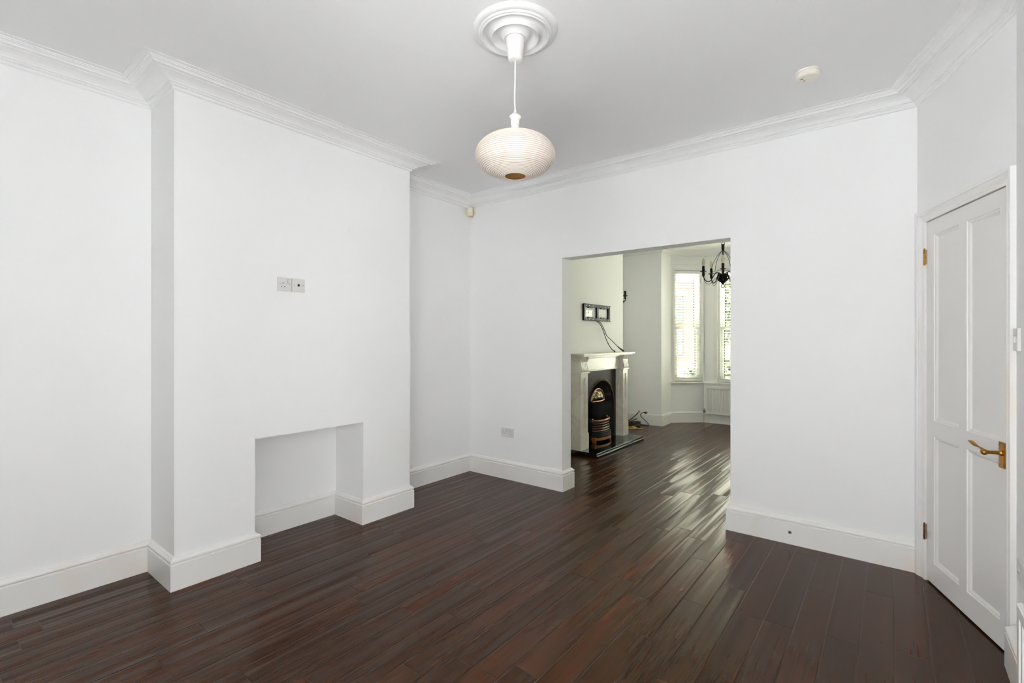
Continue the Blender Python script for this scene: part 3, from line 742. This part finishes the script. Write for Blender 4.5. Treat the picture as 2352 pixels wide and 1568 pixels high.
for (y0, y1) in ((4.950,5.140), (6.085,6.250)):
    b = MB(); w = y1-y0
    # shaft with a sunk round-headed groove (frame boxes round a recess)
    b.box((FB,y0+.006,HT), (XP-.022,y1-.006,.955))
    g0, g1 = y0+w*.36, y1-w*.36
    b.box((XP-.024,y0+.012,.24), (XP-.008,g0,.955)); b.box((XP-.024,g1,.24), (XP-.008,y1-.012,.955))
    b.box((XP-.024,g0,.24), (XP-.008,g1,.33)); b.box((XP-.024,g0,.90), (XP-.008,g1,.955))
    pil = b.build('pilaster', M['marble'], fs)
    b = MB(); b.box((FB,y0,HT), (XP,y1,.232), bev=.003); b.box((FB,y0+.003,.230), (XP-.004,y1-.003,.245), bev=.005); b.build('plinth', M['marble'], pil)
    b = MB(); b.box((FB,y0-.012,.953), (XP+.010,y1+.012,.970), bev=.004)
    b.build('capital', M['marble'], pil)
    b = MB()   # scrolled, fluted bracket
    prof_ = [(XP-.012,.970), (XP+.006,.985), (XP+.008,1.01), (XP-.004,1.05), (XP-.008,1.09), (XP+.004,1.13), (XP+.012,1.153), (FB+.02,1.153), (FB+.02,.970)]
    nfl = 5; ww = (w-.02)/nfl
    for k in range(nfl):
        ya = y0+.01+k*ww; vs = [[b.bm.verts.new(Vector((x, y, z))) for x, z in prof_] for y in (ya+.004, ya+ww-.004)]
        m = len(prof_)
        for q in range(m): b.bm.faces.new([vs[0][q], vs[0][(q+1) % m], vs[1][(q+1) % m], vs[1][q]])
        b.bm.faces.new(vs[0]); b.bm.faces.new(list(reversed(vs[1])))
    b.box((FB,y0+.004,.970), (XP-.009,y1-.004,1.1515)); b.build('bracket', M['marble'], pil)
for ya, yb in ((5.136,5.215), (6.070,6.089)):
    b = MB(); b.box((FB+.001,ya,HT), (-2.93,yb,.964)); b.build('slip', M['marble'], fs)

fi = thing('fireplace_insert', 'black cast iron arched fireplace grate inside the marble surround', 'fireplace', (-2.98,5.645,HT))
YC, ZS, RA = 5.648, .485, .350
XI = -2.965
def arc(r, n=28, y=YC, zs=ZS, sq=1.0): return [(y-r*math.cos(math.pi*k/n), zs+r*sq*math.sin(math.pi*k/n)) for k in range(n+1)]
b = MB(); Y0, Y1, ZT = 5.205, 6.085, .968
ar = [(YC-RA,HT)]+arc(RA)+[(YC+RA,HT)]
ou = [(Y0,HT)]
for k in range(29):
    t = k/28; L_ = (ZT-ZS)*2+(Y1-Y0); d_ = t*L_
    if d_ < ZT-ZS: ou.append((Y0, ZS+d_))
    elif d_ < ZT-ZS+Y1-Y0: ou.append((Y0+d_-(ZT-ZS), ZT))
    else: ou.append((Y1, ZT-(d_-(ZT-ZS)-(Y1-Y0))))
ou.append((Y1,HT))
va = [b.bm.verts.new(Vector((XI, y, z))) for y, z in ar]; vo = [b.bm.verts.new(Vector((XI, y, z))) for y, z in ou]
vb = [b.bm.verts.new(Vector((XI-.03, y, z))) for y, z in ou]
for k in range(len(ar)-1):
    b.bm.faces.new([va[k], va[k+1], vo[k+1], vo[k]]); b.bm.faces.new([vo[k], vo[k+1], vb[k+1], vb[k]])
b.build('front_plate', M['black'], fi)
# splayed reveal from the arch back to the fire chamber
b = MB(); r2 = .20; XK = -3.10
in2 = [(YC-r2,HT)]+arc(r2, zs=ZS, sq=1.1)+[(YC+r2,HT)]
in3 = [(YC-r2*.9,HT)]+arc(r2*.9, zs=ZS, sq=1.1)+[(YC+r2*.9,HT)]
v1 = [b.bm.verts.new(Vector((XI, y, z))) for y, z in ar]; v2 = [b.bm.verts.new(Vector((XK, y, z))) for y, z in in2]; v3 = [b.bm.verts.new(Vector((XL+.05, y, z))) for y, z in in3]
for k in range(len(ar)-1):
    b.bm.faces.new([v1[k], v1[k+1], v2[k+1], v2[k]]); b.bm.faces.new([v2[k], v2[k+1], v3[k+1], v3[k]])
b.bm.faces.new(v3)
b.build('fireback', M['soot'], fi, smooth=True)
b = MB(); b.tube([(XI+.004, y, z) for y, z in [(YC-RA+.004,HT)]+arc(RA-.004)+[(YC+RA-.004,HT)]], .009, 8); b.build('arch_rim', M['black'], fi, smooth=True)
b = MB()
for y, z in arc(RA+.020, 46):
    b.lathe([(0,.009), (.006,.007), (.009,0), (.006,-.005), (0,-.006)], (0,0,0), 8, lambda p: Vector((XI+p.z, y+p.x, z+p.y)))
for k in range(16):
    for y in (YC-RA-.02, YC+RA+.02): b.lathe([(0,.007), (.006,.006), (.008,0), (0,-.004)], (0,0,0), 8, lambda p: Vector((XI+p.z, y+p.x, HT+.03+k*.029+p.y)))
part_label(b.build('bead_border', M['copper'], fi, smooth=True), 'copper coloured beaded arch border')
# hood with relief
b = MB(); HY, HZ = YC, .575; XH = -3.02; hr = .165
hp_ = [(HY-hr*math.cos(math.pi*k/20), HZ+hr*.80*math.sin(math.pi*k/20)) for k in range(21)]
vc = b.bm.verts.new(Vector((XH+.05, HY, HZ+.04))); vv = [b.bm.verts.new(Vector((XH, y, z))) for y, z in hp_]
mid = [b.bm.verts.new(Vector((XH+.035, HY+(y-HY)*.55, HZ+.02+(z-HZ)*.6))) for y, z in hp_]
for k in range(20): b.bm.faces.new([vv[k], vv[k+1], mid[k+1], mid[k]]); b.bm.faces.new([mid[k], mid[k+1], vc])
b.bm.faces.new([vv[0], mid[0], vc, mid[-1], vv[-1]])
ho = b.build('hood', M['goldrelief'], fi, smooth=True); part_label(ho, 'gilded relief hood of the fireplace')
b = MB(); b.tube([(XH+.006, y, z) for y, z in [(HY-hr*1.03, HZ-.01)]+[(HY+(y-HY)*1.05, HZ+(z-HZ)*1.06) for y, z in hp_]+[(HY+hr*1.03, HZ-.01)]], .010, 8)
b.tube([(XH+.016, HY-hr, HZ-.012), (XH+.05, HY, HZ-.016), (XH+.016, HY+hr, HZ-.012)], .011, 8)
b.build('hood_rim', M['copper'], ho, smooth=True)
# bowed fire basket
gr = MB()
def bow(r, z, x0=XI-.02, d=.085, n=20):
    return [(x0+d*math.sin(math.pi*k/n)**.8*(r/.2), YC-r*math.cos(math.pi*k/n), z) for k in range(n+1)]
for z, r, t in ((.318,.195,.011), (.287,.19,.008), (.257,.19,.008), (.226,.192,.012), (.196,.196,.012)):
    gr.tube(bow(r, z), t, 8)
bs = gr.build('fire_basket', M['copperd'], fi, smooth=True)
b = MB(); b.tube(bow(.198,.326), .012, 8)
for y in (YC-.198, YC+.198): b.lathe([(0,.03), (.010,.026), (.014,.016), (.009,.008), (.008,-.02), (0,-.02)], (XI-.018,y,.326), 12)
b.build('top_bar', M['copper'], bs, smooth=True)
b = MB()
for z, r in ((.172,.200), (.150,.205), (.132,.208)): b.tube(bow(r, z, d=.095), .013, 8)
b.build('ash_guard', M['black'], bs, smooth=True)
b = MB(); A = bow(.205,.112,d=.10); B = bow(.212,.080,d=.105)
for k in range(20): b.face([A[k], A[k+1], B[k+1], B[k]])
C_ = [(x-.012, y, z) for x, y, z in A]; D_ = [(x-.012, y, z) for x, y, z in B]
for k in range(20): b.face([C_[k], C_[k+1], D_[k+1], D_[k]]); b.face([A[k], A[k+1], C_[k+1], C_[k]]); b.face([B[k], B[k+1], D_[k+1], D_[k]])
for sgn in (-1, 1): b.box((XI-.012,YC+sgn*.205-.022,HT), (XI+.035,YC+sgn*.205+.022,.12), bev=.008)
part_label(b.build('ash_front', M['orange'], bs), 'rust coloured ash front with feet')
b = MB(); b.prism([(XI-.01,YC-.19), (XI+.03,YC-.12), (XI+.05,YC), (XI+.03,YC+.12), (XI-.01,YC+.19), (XK-.1,YC+.16), (XK-.1,YC-.16)], .17, .30); b.build('coal_bed', M['soot'], bs)

# ---------------------------------------------------------------- bracket and cables
tb = thing('tv_bracket', 'black metal television wall bracket above the mantel shelf', 'wall bracket', (FB,5.615,1.595))
b = MB(); x0, x1 = FB, FB+.022; y0, y1, z0, z1 = 5.262, 5.972, 1.597, 1.805
b.box((x0,y0,z1-.034), (x1,y1,z1)); b.box((x0,y0,z0), (x1,y1,z0+.034)); b.box((x0,y0,z0+.034), (x1,y0+.028,z1-.034)); b.box((x0,y1-.045,z0+.034), (x1,y1,z1-.034)); b.box((x0,5.600,z0+.034), (x1,5.645,z1-.034))
b.box((x1-.002,y0,z1-.008), (x1+.012,y1,z1)); b.box((x1-.002,y0,z0), (x1+.012,y1,z0+.008))
for ya in (5.38, 5.72):
    b.box((x0,ya,z1-.048), (x1,ya+.12,z1-.033), bev=.004); b.box((x0,ya,z0+.033), (x1,ya+.12,z0+.048), bev=.004)
b.build('frame', M['wrought'], tb)
for ya in (5.32, 5.39, 5.49, 5.70, 5.82, 5.92):
    for za in (z1-.022, z0+.016):
        b = MB(); b.box((x1-.001,ya,za), (x1+.0006,ya+.016,za+.006)); b.build('slot', M['plastic'], tb)
G_C = 'cables hanging from the bracket'
c1 = curve([(FB+.03,5.56,1.60), (FB+.035,5.65,1.56), (FB+.04,5.73,1.48), (FB+.04,5.79,1.40), (FB+.05,5.85,1.31), (FB+.06,5.93,1.235), (FB+.08,6.0,1.194)], 6)
o = thing('aerial_cable', 'thin black cable from the bracket, shorter one ending on the mantel', 'cable', c1[0], G_C)
MB().tube(c1, .0048, 8).build('lead', M['cable'], o, smooth=True)
MB().tube(c1[-3:], .009, 8).build('plug', M['cable'], o, smooth=True)
c2 = curve([(FB+.034,5.565,1.606), (FB+.046,5.66,1.567), (FB+.052,5.75,1.475), (FB+.05,5.82,1.405), (FB+.055,5.97,1.335), (FB+.065,6.14,1.25), (FB+.08,6.255,1.20)], 6)
o = thing('power_cable', 'black cable from the bracket with the thicker plug end further right', 'cable', c2[0], G_C)
MB().tube(c2, .0048, 8).build('lead', M['cable'], o, smooth=True)
MB().tube(c2[-8:], [.007,.008,.009,.010,.011,.0125,.0135,.014], 8).build('plug', M['cable'], o, smooth=True)

# floor cables in the alcove
def pth(ctrl): return curve(ctrl, 7)
o = thing('power_cable', 'black cable with a plug standing against the front room skirting', 'cable', (-3.08,7.34,0))
c = pth([(-3.2,7.2,.008), (-3.10,7.28,.008), (-3.02,7.33,.012), (-3.06,7.34,.06), (-3.14,7.35,.12), (-3.16,7.35,.16), (-3.12,7.345,.19), (-3.095,7.345,.195)])
MB().tube(c, .005, 8).build('lead', M['cable'], o, smooth=True)
b = MB(); b.lathe([(0,0), (.008,0), (.012,.012), (.017,.03), (.017,.042), (0,.042)], (0,0,0), 14, lambda p: Vector((-3.10+p.z, 7.345+p.y, .196+p.x))); b.box((-3.06,7.342,.190), (-3.036,7.348,.194)); b.box((-3.06,7.342,.198), (-3.036,7.348,.202)); b.build('plug', M['cable'], o, smooth=True)
o = thing('aerial_cable', 'brown cable with a beige end leaning up against the alcove skirting', 'cable', (-3.3,7.2,0))
MB().tube(pth([(-3.30,7.05,.012), (-3.36,7.15,.014), (-3.32,7.24,.05), (-3.25,7.31,.12), (-3.205,7.34,.175), (-3.19,7.345,.195)]), .009, 8).build('lead', M['cableb'], o, smooth=True)
b = MB(); b.lathe([(0,-.024), (.014,-.02), (.022,0), (.014,.02), (0,.024)], (-3.182,7.345,.205), 14); part_label(b.build('plug', M['beige'], o, smooth=True), 'beige plug end')
o = thing('cable_bundle', 'tangle of dark brown cable heaped on the floor beside the fireplace', 'cable', (-3.25,7.15,0))
for q in range(5):
    ctrl = []; cx, cy = -3.24+.03*math.sin(q*2.1), 7.16+.04*math.cos(q*1.7)
    for k in range(12):
        a = k*1.25+q; r = .10+.05*math.sin(k*1.9+q*3); ctrl.append((cx+r*math.cos(a), cy+r*1.1*math.sin(a), .010+.008*q+.006*(1+math.sin(k*2.3+q))))
    MB().tube(pth(ctrl), .0065, 6).build('coil', M['cableb'] if q % 2 else M['cable'], o, smooth=True)
MB().tube(pth([(-3.30,7.12,.03), (-3.28,7.22,.05), (-3.24,7.29,.075), (-3.21,7.325,.088)]), .009, 8).build('lead', M['cableb'], o, smooth=True)
o = thing('gold_cord', 'pale gold cord coiled on the floor in front of the dark cable heap', 'cord', (-3.12,6.92,0))
MB().tube(pth([(-3.22,6.98,.006), (-3.12,7.06,.008), (-3.10,7.0,.012), (-3.18,6.94,.010), (-3.16,6.86,.006), (-3.08,6.90,.008), (-3.06,6.98,.012), (-3.14,7.04,.015), (-3.11,6.94,.018), (-3.02,6.96,.008), (-2.97,7.0,.006)]), .006, 8).build('strand', M['cordg'], o, smooth=True)
# grey pipe stub on the alcove end of the skirting
# ---------------------------------------------------------------- wall light
sc_ = thing('wall_light', 'small black candle wall light just behind the chimney breast corner', 'wall light', (XL2,7.0,1.98))
sX, sY = -3.268, 7.02
b = MB(); b.lathe([(0,.012), (.03,.010), (.045,0), (0,0)], (0,0,0), 20, lambda p: Vector((XL2+p.z, sY+p.x, 1.98+p.y))); b.build('backplate', M['wrought'], sc_, smooth=True)
b = MB(); b.tube(curve([(XL2+.01,sY,1.975), (XL2+.06,sY,1.935), (XL2+.12,sY,1.93), (sX,sY,1.965), (sX,sY,2.0)], 6), .006, 8); b.tube(curve([(XL2+.01,sY,1.96), (XL2+.07,sY+.01,1.90), (XL2+.13,sY+.01,1.905), (sX-.01,sY,1.95)], 6), .004, 6); b.build('arm', M['wrought'], sc_, smooth=True)
b = MB(); b.lathe([(0,1.985), (.012,1.985), (.014,2.03), (.036,2.036), (.038,2.042), (.015,2.045), (.0145,2.115), (0,2.115)], (sX,sY,0), 20); b.build('candle_tube', M['wrought'], sc_, smooth=True, auto=30)

# ---------------------------------------------------------------- chandelier
HX, HY_ = -1.455, 5.6
ch = thing('chandelier', 'black wrought iron five-arm candle chandelier in the front room', 'chandelier', (HX,HY_,1.93))
def pol(a, r, z): return (HX+r*math.cos(a), HY_+r*math.sin(a), z)
tow = math.atan2(-HY_, -HX)
b = MB(); b.lathe([(0,ZC-.03), (.02,ZC-.03), (.05,ZC-.012), (.052,ZC), (0,ZC)], (HX,HY_,0), 24); b.build('ceiling_cup', M['wrought'], ch, smooth=True)
b = MB()
for k in range(8):
    zc = 2.77-.02-k*.042; a = tow+(math.pi/2)*(k % 2)
    b.tube([(HX+.011*math.cos(t)*math.cos(a), HY_+.011*math.cos(t)*math.sin(a), zc+.027*math.sin(t)) for t in [2*math.pi*q/14 for q in range(14)]], .0028, 6, closed=True)
b.build('chain', M['wrought'], ch, smooth=True)
b = MB(); b.lathe([(0,2.405), (.004,2.405), (.013,2.398), (.015,2.385), (.015,2.350), (.011,2.335), (.006,2.328), (.006,2.25), (.004,2.245), (0,2.245)], (HX,HY_,0), 20)
for s in (-1, 1): b.tube(curve([pol(tow+math.pi/2*s,.0,2.432), pol(tow+math.pi/2*s,.014,2.424), pol(tow+math.pi/2*s,.017,2.41), pol(tow+math.pi/2*s,.013,2.39)], 5), .003, 6)
b.build('stem', M['wrought'], ch, smooth=True)
b = MB(); b.lathe([(0,2.085), (.010,2.085), (.022,2.075), (.043,2.045), (.047,2.025), (.035,2.0), (.014,1.972), (.006,1.962), (0,1.962)], (HX,HY_,0), 24)
for k in range(10):
    a = tow+2*math.pi*k/10; b.tube(curve([pol(a,.028,2.075), pol(a,.052,2.055), pol(a,.055,2.025), pol(a,.030,1.99)], 4), [.002]+[.007]*10+[.004]*2, 6)
b.build('leaf_body', M['wrought'], ch, smooth=True)
b = MB(); a = tow+math.pi/2
b.tube([(HX+.018*math.cos(t)*math.cos(a), HY_+.018*math.cos(t)*math.sin(a), 1.945+.018*math.sin(t)) for t in [2*math.pi*q/24 for q in range(24)]], .0033, 8, closed=True); b.build('finial_ring', M['wrought'], ch, smooth=True)
b = MB(); b.tube([pol(2*math.pi*q/48,.132,2.098) for q in range(48)], .0022, 6, closed=True); b.build('hoop', M['wrought'], ch, smooth=True)
for k in range(5):
    a = tow+math.pi/5+2*math.pi*k/5
    MB().tube(curve([pol(a,.008,2.335), pol(a,.05,2.295), pol(a,.095,2.225), pol(a,.122,2.155), pol(a,.132,2.098)], 6), .0024, 6).build('cage_wire', M['wrought'], ch, smooth=True)
for k in range(5):
    a = tow+2*math.pi*k/5
    b = MB(); b.tube(curve([pol(a,.035,2.045), pol(a,.045,2.085), pol(a,.070,2.095), pol(a,.10,2.055), pol(a,.13,2.005), pol(a,.165,1.995), pol(a,.195,2.02), pol(a,.208,2.06)], 6), .0050, 8)
    b.tube(curve([pol(a,.05,2.05), pol(a,.09,2.02), pol(a,.13,1.975), pol(a,.165,1.968), pol(a,.195,2.0), pol(a,.207,2.05)], 6), .0024, 6)
    arm = b.build('arm', M['wrought'], ch, smooth=True)
    c = pol(a,.208,0)
    b = MB(); b.lathe([(0,2.045), (.010,2.05), (.014,2.065), (.014,2.098), (.032,2.103), (.034,2.107), (.0145,2.111), (.0145,2.165), (0,2.165)], c, 20); b.build('candle_tube', M['wrought'], arm, smooth=True, auto=30)
    b = MB(); b.lathe([(0,2.163), (.011,2.165), (.013,2.178), (.0165,2.20), (.016,2.215), (.010,2.238), (.004,2.252), (0,2.254)], c, 16); part_label(b.build('bulb', M['bulb'], arm, smooth=True), 'frosted candle bulb')

# ---------------------------------------------------------------- outside
b = MB(); b.box((-40,8.6,-.75), (40,60,-.62)); S('ground_1', b, M['paving'], 'pale street and pavement outside the bay', 'street')
b = MB(); b.box((-40,-60,-.32), (40,YR-.25,-.2)); b.box((XR+.3,YR-.25,-.32), (40,8.4,-.2)); S('ground_2', b, M['yard'], 'pale paved yard outside the rear windows', 'yard')
hs = thing('brick_house', 'red brick house across the street, seen through the left blind', 'house', (-11,33,-.62))
b = MB(); b.box((-24,33,-.62), (-9.3,40,5.25)); b.build('wall', M['brick'], hs)
b = MB(); b.box((-24.1,32.9,5.25), (-9.2,40.1,5.4)); b.build('coping', M['paving'], hs)
for xw in (-20.5, -17.6, -14.5, -11.56, -9.95):
    for z_ in (.3, 2.5):
        b = MB(); ww = .42
        for (xa, xb, za, zb) in ((xw,xw+.05,z_,z_+1.8), (xw+ww-.05,xw+ww,z_,z_+1.8), (xw,xw+ww,z_,z_+.05), (xw,xw+ww,z_+1.75,z_+1.8), (xw,xw+ww,z_+.88,z_+.93)): b.box((xa,32.93,za), (xb,33.01,zb))
        w_ = b.build('window_frame', M['slate'], hs)
        b = MB(); b.box((xw+.05,32.97,z_+.05), (xw+ww-.05,33.0,z_+1.75)); b.build('pane', M['dusk'], w_)
def foliage(n, c, rad, size, seed):
    rnd = random.Random(seed); b = MB()
    for _ in range(n):
        while True:
            p = Vector((rnd.uniform(-1,1), rnd.uniform(-1,1), rnd.uniform(-1,1)))
            if .35 < p.length < 1: break
        p = Vector((c[0]+p.x*rad[0], c[1]+p.y*rad[1], c[2]+p.z*rad[2]))
        u = Vector((rnd.gauss(0,1), rnd.gauss(0,1), rnd.gauss(0,1))).normalized(); v = u.orthogonal().normalized(); s = size*rnd.uniform(.6,1.3)
        b.face([p-u*s, p+v*s*.5, p+u*s, p-v*s*.5])
    return b
def tree(label, x, y, h, rad, n, seed):
    o = thing('street_tree', label, 'tree', (x,y,-.62))
    b = MB(); b.tube([(x,y,-.62), (x+.05,y,h*.35), (x,y,h*.75)], [.16,.12,.06], 10); b.build('trunk', M['bark'], o, smooth=True)
    foliage(n, (x,y,h*.62), rad, .085, seed).build('crown', M['leaf'], o)
tree('leafy green tree outside the middle bay window', -4.7, 19.5, 4.2, (1.3,1.3,1.5), 7000, 3)
hg = thing('hedge', 'green front garden hedge below the bay windows', 'hedge', (-4.2,17.5,-.62))
foliage(5200, (-4.2,17.5,.0), (1.7,.6,.75), .12, 9).build('foliage', M['leaf'], hg)

# ---------------------------------------------------------------- light
w = bpy.data.worlds.new('overcast_sky'); SC.world = w; w.use_nodes = True
nt = w.node_tree; bg = nt.nodes['Background']
tc = nt.nodes.new('ShaderNodeTexCoord'); sp = nt.nodes.new('ShaderNodeSeparateXYZ'); rp = nt.nodes.new('ShaderNodeValToRGB')
nt.links.new(tc.outputs['Generated'], sp.inputs[0]); nt.links.new(sp.outputs['Z'], rp.inputs['Fac'])
rp.color_ramp.elements[0].position = 0.0; rp.color_ramp.elements[0].color = (.972, .972, .99, 1)
rp.color_ramp.elements[1].position = 1.0; rp.color_ramp.elements[1].color = (.978, .978, .995, 1)
nt.links.new(rp.outputs['Color'], bg.inputs['Color']); bg.inputs['Strength'].default_value = 6.4
bounce_sun = bpy.data.lights.new('sun', 'SUN'); bounce_sun.energy = 38; bounce_sun.angle = math.radians(6); bounce_sun.color = (1, .975, .96)  # added under the overcast sky; its ground bounce brightens the ceilings
so = bpy.data.objects.new('sun', bounce_sun); COL.objects.link(so); so.rotation_euler = (math.radians(10), 0, 0)
def portal(name, loc, rot, sx, sy):
    l = bpy.data.lights.new(name, 'AREA'); l.shape = 'RECTANGLE'; l.size = sx; l.size_y = sy; l.cycles.is_portal = True
    o = bpy.data.objects.new(name, l); COL.objects.link(o); o.location = loc; o.rotation_euler = rot; return o
portal('rear_portal', ((GX0+GX1)/2,YR-.16,(GZ0+GZ1)/2), (math.pi/2,0,0), GX1-GX0, GZ1-GZ0)
portal('side_portal', (XR+.16,(RW0+RW1)/2,(RZ0+RZ1)/2), (math.pi/2,0,math.pi/2), RW1-RW0, RZ1-RZ0)
for k, (xf, Lg, s0, s1) in enumerate(WIN):
    p = Vector(xf(((s0+s1)/2,-TH-.02,(SILL+HEAD)/2))); q = Vector(xf(((s0+s1)/2,1,(SILL+HEAD)/2)))-p
    o = portal('bay_portal', p, (0,0,0), s1-s0, HEAD-SILL); o.rotation_euler = q.to_track_quat('-Z', 'Y').to_euler()

# ---------------------------------------------------------------- camera
cam = bpy.data.cameras.new('camera'); co = bpy.data.objects.new('camera', cam); COL.objects.link(co)
cam.sensor_width = 36; cam.lens = 1111/2352*36; cam.shift_y = -5/2352; cam.clip_start = .01; cam.clip_end = 300
co.location = (0, 0, 1.36); co.rotation_euler = (math.pi/2, 0, math.radians(38.13))
SC.camera = co
vs = SC.view_settings; vs.view_transform = 'Standard'; vs.look = 'None'; vs.gamma = 1; vs.exposure = 0.88; vs.use_curve_mapping = False
cy = SC.cycles; cy.use_denoising = True; cy.max_bounces = 16; cy.diffuse_bounces = 10; cy.glossy_bounces = 6; cy.transparent_max_bounces = 16; cy.sample_clamp_indirect = 8
